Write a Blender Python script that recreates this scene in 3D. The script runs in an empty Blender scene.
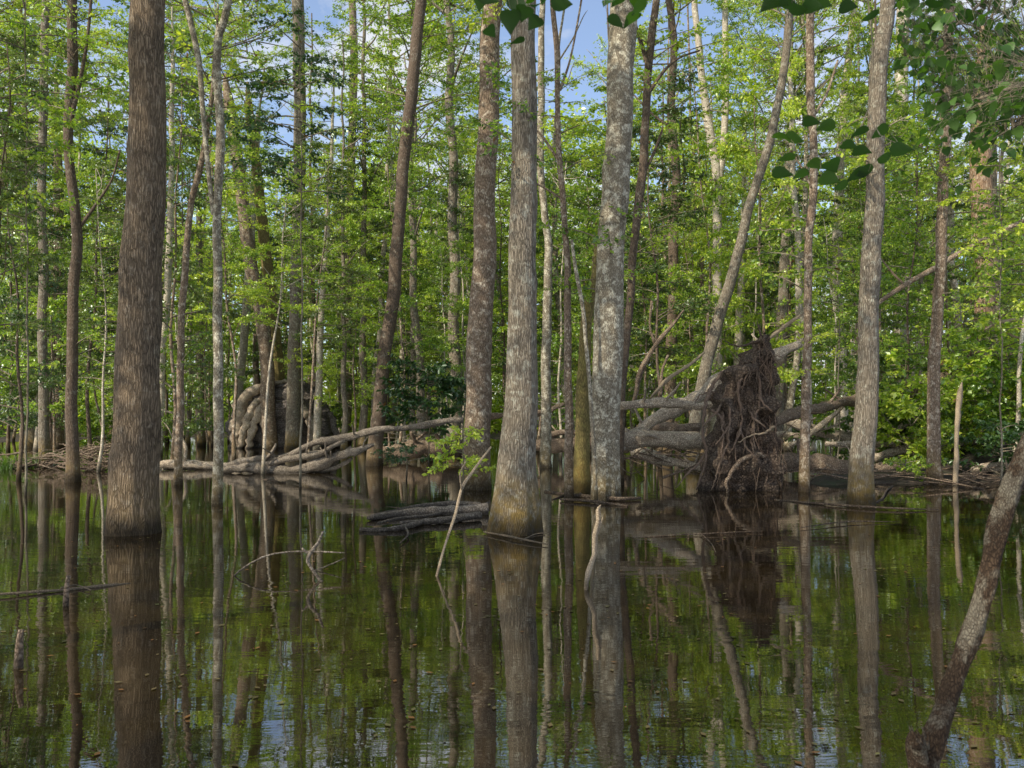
import bpy, math, random
import numpy as np
from mathutils import Vector, noise as mn

random.seed(7)
RNG = np.random.default_rng(11)
sc = bpy.context.scene
COL = sc.collection
F = 853.0; HZ = 415.0; CX = 512.0; H = 1.6

def W(px, py, Y):
    return np.array([(px - CX) / F * Y, Y, H - (py - HZ) / F * Y])
def base_Y(py):
    return H * F / (py - HZ)

# ------------------------------------------------------------ nodes
def new_mat(name):
    m = bpy.data.materials.new(name); m.use_nodes = True
    nt = m.node_tree; nt.nodes.clear()
    out = nt.nodes.new('ShaderNodeOutputMaterial')
    return m, nt, out
def N(nt, t, **kw):
    n = nt.nodes.new(t)
    for k, v in kw.items():
        if k.startswith('i_'):
            n.inputs[k[2:].replace('_', ' ')].default_value = v
        else:
            setattr(n, k, v)
    return n
def ramp(nt, fac, stops):
    r = nt.nodes.new('ShaderNodeValToRGB')
    el = r.color_ramp.elements
    while len(el) < len(stops): el.new(0.5)
    for e, (p, c) in zip(el, stops):
        e.position = p
        e.color = (c, c, c, 1) if isinstance(c, (int, float)) else (*c, 1)
    nt.links.new(fac, r.inputs[0]); return r.outputs[0]
def mixc(nt, f, a, b, mode='MIX'):
    n = nt.nodes.new('ShaderNodeMix'); n.data_type = 'RGBA'; n.blend_type = mode
    for s, v in ((n.inputs[0], f), (n.inputs[6], a), (n.inputs[7], b)):
        if hasattr(v, 'is_output'): nt.links.new(v, s)
        elif isinstance(v, (int, float)): s.default_value = v
        else: s.default_value = (*v, 1)
    return n.outputs[2]
def math_(nt, op, a, b=None, clamp=False):
    n = nt.nodes.new('ShaderNodeMath'); n.operation = op; n.use_clamp = clamp
    for s, v in zip(n.inputs, (a, b)):
        if v is None: continue
        if hasattr(v, 'is_output'): nt.links.new(v, s)
        else: s.default_value = v
    return n.outputs[0]
def noise_(nt, vec, scale, detail=4, rough=.55, dist=0.0):
    n = N(nt, 'ShaderNodeTexNoise'); n.inputs['Scale'].default_value = scale
    n.inputs['Detail'].default_value = detail; n.inputs['Roughness'].default_value = rough
    n.inputs['Distortion'].default_value = dist
    nt.links.new(vec, n.inputs['Vector']); return n.outputs['Fac']

def bark(name, dark, light, lichen=(.3,.31,.27), lichen_amt=.35, furrow=26, stretch=.16,
         moss=0.0, strength=.6, patch=(.2,.2,.17), vertical=True):
    m, nt, out = new_mat(name); L = nt.links
    tc = N(nt, 'ShaderNodeTexCoord'); oi = N(nt, 'ShaderNodeObjectInfo')
    off = N(nt, 'ShaderNodeVectorMath', operation='MULTIPLY_ADD')
    L.new(tc.outputs['Object'], off.inputs[0]); off.inputs[1].default_value = (1,1,1)
    cb = N(nt, 'ShaderNodeCombineXYZ')
    r7 = math_(nt, 'MULTIPLY', oi.outputs['Random'], 37.0)
    for i in range(3): L.new(r7, cb.inputs[i])
    L.new(cb.outputs[0], off.inputs[2])
    mp = N(nt, 'ShaderNodeMapping'); mp.inputs['Scale'].default_value = (1,1,stretch) if vertical else (1,1,1)
    L.new(off.outputs[0], mp.inputs[0])
    # warp
    wn = N(nt, 'ShaderNodeTexNoise'); wn.inputs['Scale'].default_value = 5; wn.inputs['Detail'].default_value = 3
    L.new(off.outputs[0], wn.inputs['Vector'])
    wa = N(nt, 'ShaderNodeVectorMath', operation='MULTIPLY_ADD'); L.new(wn.outputs['Color'], wa.inputs[0])
    wa.inputs[1].default_value = (.07,.07,.05); L.new(mp.outputs[0], wa.inputs[2])
    vo = N(nt, 'ShaderNodeTexVoronoi', feature='DISTANCE_TO_EDGE'); vo.inputs['Scale'].default_value = furrow
    L.new(wa.outputs[0], vo.inputs['Vector'])
    fine = noise_(nt, mp.outputs[0], furrow*2.6, 6, .7)
    ridge = ramp(nt, vo.outputs['Distance'], [(0.0,0.0),(.22,.75),(.6,1.0)])
    hsum = math_(nt, 'ADD', math_(nt,'MULTIPLY',ridge,.42), math_(nt,'MULTIPLY',fine,.8))
    col = ramp(nt, hsum, [(.25,tuple(c*.35 for c in dark)),(.5,dark),(.95,light)])
    big = noise_(nt, off.outputs[0], 1.7, 5, .65)
    col = mixc(nt, ramp(nt, big, [(.35,0.0),(.7,.55)]), col, mixc(nt, .6, col, patch))
    li = noise_(nt, off.outputs[0], 7.5, 6, .72, .4)
    lf = ramp(nt, li, [(.56-.1*lichen_amt,0.0),(.68-.1*lichen_amt,1.0)])
    lf = math_(nt,'MULTIPLY',math_(nt,'MULTIPLY',lf,lichen_amt*1.6,True), math_(nt,'ADD',ridge,.3,True), True)
    col = mixc(nt, lf, col, lichen)
    geo = N(nt,'ShaderNodeNewGeometry'); sep = N(nt,'ShaderNodeSeparateXYZ'); L.new(geo.outputs['Position'], sep.inputs[0])
    z = sep.outputs['Z']
    zn = math_(nt,'ADD', z, math_(nt,'MULTIPLY', big, -.35))
    if moss > 0:
        mf = ramp(nt, zn, [(0.0,1.0),(.28,.75),(.75,0.0)])
        mn_ = ramp(nt, noise_(nt, off.outputs[0], 9, 4, .6), [(.35,0.2),(.6,1.0)])
        col = mixc(nt, math_(nt,'MULTIPLY',math_(nt,'MULTIPLY',mf,mn_),moss), col, mixc(nt, fine, (.06,.045,.012),(.17,.115,.032)))
    wet = ramp(nt, math_(nt,'ADD', z, math_(nt,'MULTIPLY', big, -.1)), [(.0,.22),(.10,.38),(.26,1.0)] if vertical else [(.0,.4),(.03,.7),(.09,1.0)])
    col = mixc(nt, 1.0, col, (2.15,2.02,1.82), 'MULTIPLY'); col = mixc(nt, 1.0, col, wet, 'MULTIPLY')
    bs = N(nt,'ShaderNodeBsdfPrincipled'); L.new(col, bs.inputs['Base Color'])
    bs.inputs['Roughness'].default_value = .85; bs.inputs['Specular IOR Level'].default_value = .25
    bp = N(nt,'ShaderNodeBump'); bp.inputs['Strength'].default_value = strength; bp.inputs['Distance'].default_value = .045
    L.new(hsum, bp.inputs['Height']); L.new(bp.outputs[0], bs.inputs['Normal'])
    L.new(bs.outputs[0], out.inputs[0])
    return m

def leafmat(name, stops, trans=.42, tboost=(1.35,1.5,.5), rough=.38, dead=.015):
    m, nt, out = new_mat(name); L = nt.links
    at = N(nt,'ShaderNodeAttribute', attribute_name='rnd'); oi = N(nt,'ShaderNodeObjectInfo')
    geo = N(nt,'ShaderNodeNewGeometry')
    pn = noise_(nt, geo.outputs['Position'], .35, 2, .5)
    f = math_(nt,'ADD', math_(nt,'MULTIPLY',at.outputs['Fac'],.5), math_(nt,'ADD', math_(nt,'MULTIPLY',oi.outputs['Random'],.42), math_(nt,'MULTIPLY',pn,.6)))
    f = math_(nt,'SUBTRACT', f, .16)
    col = ramp(nt, f, stops)
    col = mixc(nt, math_(nt,'LESS_THAN', at.outputs['Fac'], dead), col, (.16,.075,.025))
    d = N(nt,'ShaderNodeBsdfDiffuse'); L.new(col, d.inputs[0])
    t = N(nt,'ShaderNodeBsdfTranslucent'); L.new(mixc(nt,1.0,col,tboost,'MULTIPLY'), t.inputs[0])
    mx = N(nt,'ShaderNodeMixShader'); mx.inputs[0].default_value = trans
    L.new(d.outputs[0], mx.inputs[1]); L.new(t.outputs[0], mx.inputs[2])
    g = N(nt,'ShaderNodeBsdfGlossy'); g.inputs['Roughness'].default_value = rough; g.inputs[0].default_value=(.9,1,.9,1)
    m2 = N(nt,'ShaderNodeMixShader'); m2.inputs[0].default_value = .07 if rough<.5 else .04
    L.new(mx.outputs[0], m2.inputs[1]); L.new(g.outputs[0], m2.inputs[2])
    L.new(m2.outputs[0], out.inputs[0])
    return m

M = {}
M['bark_furrow'] = bark('furrowed_bark', (.050,.038,.027), (.21,.165,.12), lichen=(.34,.31,.26), lichen_amt=.2, furrow=36, stretch=.10, moss=.3, strength=1.0, patch=(.20,.15,.10))
M['bark_gray'] = bark('grey_bark', (.062,.054,.043), (.225,.20,.165), lichen_amt=.4, furrow=42, stretch=.10, moss=.95, strength=.8, patch=(.17,.14,.105))
M['bark_lichen'] = bark('lichen_blotched_bark', (.07,.06,.045), (.20,.18,.14), lichen=(.33,.32,.27), lichen_amt=.7, furrow=36, stretch=.4, moss=.5, strength=.5, patch=(.17,.15,.12))
M['bark_brown'] = bark('brown_bark', (.065,.050,.037), (.215,.17,.13), lichen=(.36,.33,.28), lichen_amt=.5, furrow=34, stretch=.3, moss=.5, strength=.6, patch=(.16,.11,.08))
M['bark_dark'] = bark('dark_bark', (.045,.034,.026), (.13,.10,.08), lichen_amt=.2, furrow=40, stretch=.2, moss=.4, strength=.6, patch=(.08,.06,.045))
M['bark_pale'] = bark('pale_bark', (.13,.115,.095), (.36,.33,.28), lichen=(.50,.48,.42), lichen_amt=.5, furrow=26, stretch=.6, moss=.3, strength=.35, patch=(.34,.31,.26))
M['bark_orange'] = bark('peeling_orange_bark', (.09,.06,.04), (.30,.215,.15), lichen=(.34,.31,.27), lichen_amt=.4, furrow=22, stretch=.12, strength=.7, patch=(.21,.14,.09))
M['bark_moss'] = bark('mossy_bark', (.065,.055,.025), (.19,.15,.065), lichen=(.16,.15,.05), lichen_amt=.5, furrow=30, stretch=.3, moss=.9, strength=.5, patch=(.13,.11,.035))
M['deadwood'] = bark('weathered_deadwood', (.12,.10,.08), (.42,.37,.30), lichen=(.45,.42,.36), lichen_amt=.3, furrow=24, stretch=1, vertical=False, strength=.5, patch=(.2,.16,.12))
M['rotwood'] = bark('dark_wet_wood', (.055,.042,.032), (.22,.17,.13), lichen=(.30,.27,.22), lichen_amt=.3, furrow=24, stretch=1, vertical=False, strength=.6, patch=(.1,.07,.05))
M['raftwood'] = bark('silvered_wet_wood', (.065,.055,.046), (.22,.195,.165), lichen=(.26,.24,.22), lichen_amt=.3, furrow=24, stretch=1, vertical=False, strength=.6, patch=(.10,.085,.07))
M['stick'] = bark('bleached_stick', (.10,.08,.058), (.27,.225,.17), lichen=(.31,.27,.21), lichen_amt=.2, furrow=50, stretch=1, vertical=False, strength=.3, patch=(.3,.24,.17))
M['root'] = bark('fibrous_root', (.042,.032,.026), (.17,.135,.108), lichen=(.25,.215,.185), lichen_amt=.2, furrow=60, stretch=1, vertical=False, strength=.3, patch=(.13,.075,.05))
M['soil'] = bark('root_soil', (.036,.028,.023), (.125,.100,.080), lichen=(.19,.16,.13), lichen_amt=.2, furrow=14, stretch=1, vertical=False, strength=1.0, patch=(.05,.03,.02))
M['soil_gray'] = bark('grey_root_plate', (.05,.044,.040), (.17,.15,.14), lichen=(.14,.13,.12), lichen_amt=.2, furrow=10, stretch=1, vertical=False, strength=1.0, patch=(.05,.05,.055))
M['twig'] = bark('twig_bark', (.06,.05,.035), (.18,.15,.11), lichen_amt=.2, furrow=40, strength=.2)
GREEN = [(0.0,(.03,.065,.008)),(.3,(.095,.185,.018)),(.55,(.28,.42,.034)),(1.0,(.70,.72,.10))]
M['leaf'] = leafmat('understory_leaf', GREEN)
M['leaf_canopy'] = leafmat('canopy_leaf', [(0.0,(.04,.08,.012)),(.35,(.13,.22,.026)),(.58,(.32,.44,.045)),(1.0,(.66,.70,.12))], dead=.03)
M['leaf_dark'] = leafmat('dark_leaf', [(0.0,(.014,.040,.010)),(.5,(.028,.075,.014)),(1.0,(.06,.12,.02))], trans=.3)
M['leaf_bright'] = leafmat('bright_leaf', [(0.0,(.04,.085,.012)),(.5,(.085,.16,.02)),(1.0,(.15,.22,.03))], trans=.45)
M['leaf_far']=leafmat('far_leaf',[(0.0,(.16,.24,.03)),(.5,(.42,.50,.06)),(1.0,(.72,.74,.14))],trans=.5)  # paler than the nearer leaves: sunlit brightness put into the colour
M['leaf_near'] = leafmat('overhanging_leaf', [(0.0,(.014,.036,.005)),(.5,(.032,.085,.010)),(1.0,(.09,.18,.02))], trans=.38, rough=.5, dead=-1)

# ------------------------------------------------------------ mesh builder
class MB:
    def __init__(s): s.v=[]; s.q=[]; s.t=[]; s.qm=[]; s.tm=[]; s.qs=[]; s.qr=[]; s.tr=[]; s.n=0
    def add(s, v, q=None, t=None, mat=0, smooth=True, rnd=None):
        v = np.asarray(v, float).reshape(-1,3)
        if q is not None and len(q):
            q = np.asarray(q, int); s.q.append(q+s.n); s.qm.append(np.full(len(q),mat)); s.qs.append(np.full(len(q),smooth))
            s.qr.append(rnd if rnd is not None else np.full(len(q),.5))
        if t is not None and len(t):
            t = np.asarray(t, int); s.t.append(t+s.n); s.tm.append(np.full(len(t),mat)); s.tr.append(np.full(len(t),.5))
        s.v.append(v); s.n += len(v)
    def mesh(s, name, mats, rnd=False):
        me = bpy.data.meshes.new(name)
        v = np.concatenate(s.v)
        q = np.concatenate(s.q) if s.q else np.zeros((0,4),int)
        t = np.concatenate(s.t) if s.t else np.zeros((0,3),int)
        me.vertices.add(len(v)); me.vertices.foreach_set('co', v.astype(np.float32).ravel())
        nl = len(q)*4+len(t)*3
        me.loops.add(nl); me.loops.foreach_set('vertex_index', np.concatenate([q.ravel(), t.ravel()]).astype(np.int32))
        me.polygons.add(len(q)+len(t))
        ls = np.concatenate([np.arange(len(q))*4, len(q)*4+np.arange(len(t))*3]).astype(np.int32)
        me.polygons.foreach_set('loop_start', ls)
        mi = np.concatenate((s.qm or [np.zeros(0)])+(s.tm or [np.zeros(0)])).astype(np.int32)
        sm = np.concatenate((s.qs or [np.zeros(0,bool)])+[np.ones(len(t),bool)]).astype(bool)
        me.polygons.foreach_set('material_index', mi); me.polygons.foreach_set('use_smooth', sm)
        for m in mats: me.materials.append(m)
        if rnd:
            a = me.attributes.new('rnd','FLOAT','FACE')
            a.data.foreach_set('value', np.concatenate((s.qr or [np.zeros(0)])+(s.tr or [np.zeros(0)])).astype(np.float32))
        me.update(calc_edges=True); me.validate()
        return me

def resample(pts, rad, step):
    """Catmull-Rom through the points, resampled."""
    P = np.asarray(pts,float); R = np.asarray(rad,float)
    if len(P) == 2: P = np.array([P[0],(P[0]+P[1])/2,P[1]]); R = np.array([R[0],R.mean(),R[1]])
    A = np.vstack([2*P[0]-P[1],P,2*P[-1]-P[-2]]); out=[]; ro=[]
    for i in range(len(P)-1):
        p0,p1,p2,p3 = A[i:i+4]
        k = max(2,int(math.ceil(np.linalg.norm(p2-p1)/step)))
        for j in range(k):
            t=j/k
            out.append(.5*((2*p1)+(-p0+p2)*t+(2*p0-5*p1+4*p2-p3)*t*t+(-p0+3*p1-3*p2+p3)*t**3)); ro.append(R[i]+(R[i+1]-R[i])*t)
    out.append(P[-1]); ro.append(R[-1])
    return np.array(out), np.array(ro)

def tube(mb, pts, rad, seg=8, mat=0, disp=None, cap=True):
    P = np.asarray(pts,float); R = np.asarray(rad,float); n=len(P)
    T = np.gradient(P,axis=0); T /= np.linalg.norm(T,axis=1)[:,None]+1e-9
    ref = np.array([0,1,0.]) if abs(T[:,1]).max()<.9 else np.array([0.13,.08,1.0]) if abs(T[:,2]).max()<.9 else np.array([1,.3,.2])
    A = np.cross(T,ref); A/=np.linalg.norm(A,axis=1)[:,None]+1e-9; B=np.cross(T,A)
    th = np.arange(seg)/seg*2*math.pi
    rr = R[:,None]*np.ones(seg)
    if disp is not None: rr = rr*disp(th[None,:],P)
    V = P[:,None,:]+rr[:,:,None]*(np.cos(th)[None,:,None]*A[:,None,:]+np.sin(th)[None,:,None]*B[:,None,:])
    i = np.arange(n-1)[:,None]*seg; j=np.arange(seg)[None,:]; j2=(j+1)%seg
    q = np.stack([i+j,i+j2,i+seg+j2,i+seg+j],-1).reshape(-1,4)
    V=V.reshape(-1,3); t=None
    if cap:
        V=np.vstack([V,P[0],P[-1]]); a=n*seg
        jj=np.arange(seg); t=np.vstack([np.stack([jj*0+a,(jj+1)%seg,jj],-1), np.stack([jj*0+a+1,(n-1)*seg+jj,(n-1)*seg+(jj+1)%seg],-1)])
    mb.add(V,q,t,mat)

def rod(mb, pts, r0, r1, seg=6, mat=0, step=.2, wob=0.0, lump=0.0):
    P = np.asarray(pts,float)
    R = r0+(r1-r0)*np.linspace(0,1,len(P))
    P,R = resample(P,R,step)
    if wob:
        k=len(P); ph=RNG.uniform(0,6,6); s=np.linspace(0,1,k)*k*step
        for a in range(3): P[:,a]+=wob*(np.sin(s*2.3+ph[a])+.5*np.sin(s*5.1+ph[a+3]))*np.minimum(1,np.arange(k)/3)
    if lump: R=R*(1+lump*(RNG.random(len(R))-.5))
    tube(mb,P,R,seg,mat)

# ------------------------------------------------------------ objects
def link(name, me, parent=None, loc=(0,0,0)):
    o = bpy.data.objects.new(name, me); COL.objects.link(o); o.location = loc
    if parent is not None: o.parent = parent
    return o
def thing(name, label, cat, loc, group=None, rz=0, scale=1):
    o = link(name, None, None, loc); o.rotation_euler=(0,0,rz); o.scale=(scale,)*3 if not hasattr(scale,'__len__') else scale
    o.empty_display_size=.3
    o['label']=label; o['category']=cat
    if group: o['group']=group
    return o
def tag(o,label,cat,group=None,kind=None):
    if label: o['label']=label; o['category']=cat
    if group: o['group']=group
    if kind: o['kind']=kind
    return o

# ------------------------------------------------------------ foliage
def leaves(mb, p, d, nrm, size, mat=0, fine=False, wr=.27):
    n=len(p); d=d/np.linalg.norm(d,axis=1)[:,None]
    s=np.cross(d,nrm); s/=np.linalg.norm(s,axis=1)[:,None]+1e-9; u=np.cross(s,d)
    S=size[:,None]; k=np.arange(n)[:,None]
    if not fine:
        V=np.stack([p,p+d*S*.45+s*S*wr,p+d*S,p+d*S*.45-s*S*wr],1)
        mb.add(V.reshape(-1,3), k*4+np.array([0,1,2,3]), None, mat, False, RNG.random(n))
    else:
        V=np.stack([p,p+d*S*.22+s*S*wr*.85+u*S*.06,p+d*S*.62+s*S*wr*.9+u*S*.05,p+d*S-u*S*.08,p+d*S*.62-s*S*wr*.9+u*S*.05,p+d*S*.22-s*S*wr*.85+u*S*.06],1)
        r=RNG.random(n)
        q=np.concatenate([k*6+np.array([0,1,2,3]),k*6+np.array([0,3,4,5])])
        mb.add(V.reshape(-1,3), q, None, mat, False, np.concatenate([r,r]))

def foliage(mb, z0, z1, R, nb, ntw, nl, ls, profile=lambda u:1, droop=.25, fine=False, twig_len=.7, elev=(.05,.5), mat=0, tmat=1, stem=None, az=None):
    """branches leave the axis, carry twigs, which carry leaves"""
    for b in range(nb):
        u=(b+RNG.random())/nb; zb=z0+(z1-z0)*u; a=RNG.uniform(0,6.283) if az is None else RNG.normal(az[0],az[1])
        Lb=R*profile(u)*RNG.uniform(.5,1.1); e=math.tan(RNG.uniform(*elev))
        t=np.linspace(0,1,6)
        ca,sa=math.cos(a),math.sin(a); bend=RNG.normal(0,.18)
        BP=lambda t:np.stack([ca*Lb*t-sa*bend*Lb*t*t, sa*Lb*t+ca*bend*Lb*t*t, zb+Lb*t*e-droop*Lb*t*t],-1)
        bp=BP(t)
        if stem is not None: o=stem(zb); bp=bp+o
        else: o=np.zeros(3)
        tube(mb,bp,np.linspace(.007+.009*Lb,.004,6),3,tmat,cap=False)
        k=max(2,int(ntw*(.4+Lb/R*.7)))
        tt=RNG.uniform(.18,1,k)**.8; tp=BP(tt)+o
        ta=a+RNG.normal(0,.95,k); te=RNG.normal(.05,.3,k); tl=twig_len*RNG.uniform(.35,1,k)*(1.15-.5*tt)
        td=np.stack([np.cos(ta)*np.cos(te),np.sin(ta)*np.cos(te),np.sin(te)],-1)
        e2=tp+td*tl[:,None]; sd=np.array([0,0,.004])
        V=np.stack([tp-sd,tp+sd,e2+sd*.3,e2-sd*.3],1)
        mb.add(V.reshape(-1,3), np.arange(k)[:,None]*4+np.arange(4), None, tmat, False)
        m=nl; s=RNG.uniform(.1,1.02,(k,m))
        lp=tp[:,None,:]+td[:,None,:]*(tl[:,None]*s)[:,:,None]
        side=np.where(RNG.random((k,m))<.5,1,-1)
        la=ta[:,None]+side*RNG.uniform(.4,1.2,(k,m)); le=RNG.normal(-.35,.5,(k,m))
        ld=np.stack([np.cos(la)*np.cos(le),np.sin(la)*np.cos(le),np.sin(le)],-1).reshape(-1,3)
        lp=lp.reshape(-1,3)+RNG.normal(0,.012,(k*m,3))
        nn=RNG.normal(0,.6,(k*m,3)); nn[:,2]+=1
        leaves(mb,lp,ld,nn,ls*RNG.uniform(.5,1.3,k*m),mat,fine)

def crown_profile(u): return .35+.75*math.sin(math.pi*min(1,.12+.9*u))**.8
M['leaf_olive'] = leafmat('olive_leaf', [(0.0,(.02,.045,.010)),(.5,(.075,.13,.02)),(1.0,(.22,.28,.05))], trans=.3)
CAN=[]; UND=[]; SHR=[]; SPA=[]
for i in range(5):
    mb=MB(); foliage(mb,0,9,3.3,40,30,16,.10,crown_profile,.15,elev=(.1,.8),twig_len=.9)
    CAN.append(mb.mesh('canopy_foliage',[M['leaf_canopy'],M['twig']],True))
for i in range(6):
    mb=MB(); foliage(mb,0,7.5,1.9,44,24,15,.088,lambda u:1.1-.55*u,.25,twig_len=.65)
    UND.append(mb.mesh('understory_foliage',[M['leaf' if i not in (1,4) else 'leaf_olive'],M['twig']],True))
for i in range(4):   # sparse crown
    mb=MB(); foliage(mb,0,7,2.2,24,17,13,.095,crown_profile,.2,twig_len=.8)
    SPA.append(mb.mesh('sparse_foliage',[M['leaf_canopy'],M['twig']],True))
for i in range(4):
    mb=MB(); foliage(mb,.1,1.5,.85,20,18,12,.10,lambda u:1.1-.5*u,.2,twig_len=.4,elev=(.2,1.0))
    SHR.append(mb.mesh('shrub_foliage',[M['leaf'],M['twig']],True))

# generic trunks (height 1 unit = metre, 24 m) with a few dead limbs
def generic_trunk(h, r, seg=10, limbs=4, sway=.5, z_first=6):
    mb=MB(); z=np.linspace(-.6,h,int(h*1.6)); ph=RNG.uniform(0,6,4); am=RNG.uniform(.2,1,2)*sway
    def ax(z):
        z=np.asarray(z,float); s=z/h
        return np.stack([am[0]*(np.sin(s*3+ph[0])-math.sin(ph[0]))*(s>0)+.05*np.sin(z*1.3+ph[2]), am[1]*(np.sin(s*2.6+ph[1])-math.sin(ph[1]))*(s>0)+.05*np.sin(z*1.7+ph[3]), z],-1)
    R=r*(1-.78*np.clip(z,0,h)/h)*(1+.45*np.exp(-np.clip(z,0,9)/.5))
    tube(mb,ax(z),R,seg)
    for k in range(limbs):
        zb=RNG.uniform(z_first,h*.95); a=RNG.uniform(0,6.28); Lb=RNG.uniform(.6,2.6)
        o=ax(zb); d=np.array([math.cos(a),math.sin(a),RNG.uniform(.2,1.1)])
        p=[o,o+d*Lb*.4+RNG.normal(0,.08,3),o+d*Lb*.75+np.array([0,0,.25]),o+d*Lb+RNG.normal(0,.15,3)]
        rod(mb,p,r*.28,r*.05,5,step=.3)
    return mb, ax
TR={}
for key,mt in (('gray','bark_gray'),('brown','bark_brown'),('dark','bark_dark'),('pale','bark_pale'),('lichen','bark_lichen')):
    TR[key]=[]
    for i in range(3):
        mb,ax=generic_trunk(22,.17,10,5,.8); me=mb.mesh(key+'_trunk',[M[mt]])
        TR[key].append((me,ax(np.array([9,12,15,18.]))))
STEM=[]
for i in range(5):
    mb,ax=generic_trunk(11,.055,6,3,.5,2); STEM.append([mb.mesh('thin_stem',[M['bark_brown']]),ax])
for key in ('bark_dark','bark_pale'):
    for i in range(2):
        mb,ax=generic_trunk(11,.055,6,3,.5,2); STEM.append([mb.mesh('thin_stem',[M[key]]),ax])

# ------------------------------------------------------------ terrain / water
def ground_z(x,Y):
    v=Vector((x*.11,Y*.11,3.1)); n1=mn.noise(v); n2=mn.noise(Vector((x*.5,Y*.5,9)));n3=mn.noise(Vector((x*2.1,Y*2.1,1)))
    z=-.75+.12*n1+.07*n2
    far=1/(1+math.exp(-(Y-46)/3.5)); z+=far*(.72+.25*n1+.08*n2)
    if Y>60: z+=min(1.0,(Y-60)*.02)
    # muddy bank right of the fallen root plate
    px=min(2500,max(-1500,x/max(Y,1)*F+CX))
    sx=1/(1+math.exp(-(px-790)/14)); d=abs(Y-(21.5+ (px-860)*.01)); bank=math.exp(-(d/3.2)**4)*sx
    z+=bank*(.83+.16*n2+.05*n1)
    if px>880: z+=.8*min(1,(px-880)/90)*(1/(1+math.exp(-(Y-21)/1.2)))*(1-far)*(.85+.3*n2)
    # left debris bank
    bl=math.exp(-((px-55)/75)**2)*math.exp(-((Y-27)/3.0)**2); z+=bl*(.72+.2*n2)
    bc=math.exp(-((px-420)/60)**4)*math.exp(-((Y-33)/2.5)**2); z+=bc*(.72+.2*n2)
    return z+.03*n3
def terrain():
    xs=np.concatenate([np.linspace(-900,-62,10),np.linspace(-60,60,240),np.linspace(62,900,10)])
    ys=np.concatenate([np.linspace(-600,-12,8),np.linspace(-10,80,260),np.linspace(82,1500,14)])
    V=np.array([[x,y,ground_z(x,y) if -61<x<61 and -11<y<81 else (-.75 if y<40 else .6)] for y in ys for x in xs])
    nx=len(xs); i=np.arange(len(ys)-1)[:,None]*nx; j=np.arange(nx-1)[None,:]
    q=np.stack([i+j,i+j+1,i+nx+j+1,i+nx+j],-1).reshape(-1,4)
    mb=MB(); mb.add(V,q)
    m,nt,out=new_mat('swamp_mud_and_litter'); L=nt.links
    tc=N(nt,'ShaderNodeTexCoord')
    a=noise_(nt,tc.outputs['Object'],14,8,.7); b=noise_(nt,tc.outputs['Object'],1.1,5,.6)
    c=ramp(nt,a,[(.3,(.016,.011,.008)),(.55,(.06,.042,.028)),(.75,(.15,.11,.075))])
    c=mixc(nt,ramp(nt,b,[(.5,0.0),(.68,.7)]),c,(.035,.055,.014))
    bs=N(nt,'ShaderNodeBsdfPrincipled'); L.new(c,bs.inputs[0]); bs.inputs['Roughness'].default_value=.85
    bp=N(nt,'ShaderNodeBump'); bp.inputs['Strength'].default_value=.9; bp.inputs['Distance'].default_value=.08; L.new(a,bp.inputs['Height']); L.new(bp.outputs[0],bs.inputs['Normal'])
    L.new(bs.outputs[0],out.inputs[0])
    tag(link('ground',mb.mesh('ground',[m])),None,None,kind='structure')
terrain()
def water():
    mb=MB(); mb.add([[-900,-600,0],[900,-600,0],[900,1500,0],[-900,1500,0]],[[0,1,2,3]],smooth=False)
    m,nt,out=new_mat('tea_brown_water'); L=nt.links
    tc=N(nt,'ShaderNodeTexCoord'); mp=N(nt,'ShaderNodeMapping'); mp.inputs['Scale'].default_value=(.55,1.6,1); L.new(tc.outputs['Object'],mp.inputs[0])
    a=noise_(nt,mp.outputs[0],2.2,4,.55,.3); b=noise_(nt,tc.outputs['Object'],.35,3,.5)
    amp=ramp(nt,b,[(.35,.25),(.7,1.0)])
    h=math_(nt,'MULTIPLY',a,amp)
    bs=N(nt,'ShaderNodeBsdfPrincipled'); bs.inputs['Roughness'].default_value=.01
    film=noise_(nt,tc.outputs['Object'],.5,5,.65,.5)
    bs.inputs['IOR'].default_value=3.3
    L.new(ramp(nt,film,[(.4,(.008,.005,.002)),(.7,(.026,.017,.005))]),bs.inputs[0])
    bp=N(nt,'ShaderNodeBump'); bp.inputs['Strength'].default_value=.075; bp.inputs['Distance'].default_value=.045; L.new(h,bp.inputs['Height']); L.new(bp.outputs[0],bs.inputs['Normal'])
    L.new(bs.outputs[0],out.inputs[0])
    tag(link('water',mb.mesh('water',[m])),None,None,kind='structure')
water()

# ------------------------------------------------------------ hand placed trees
def add_crown(t, x, y, z, mesh, s=1.0, rz=None, name='foliage'):
    o=link(name,mesh,t,(x,y,z)); o.rotation_euler=(0,0,RNG.uniform(0,6.28) if rz is None else rz)
    o.scale=(s,s,s*RNG.uniform(.9,1.1)); return o

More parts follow.
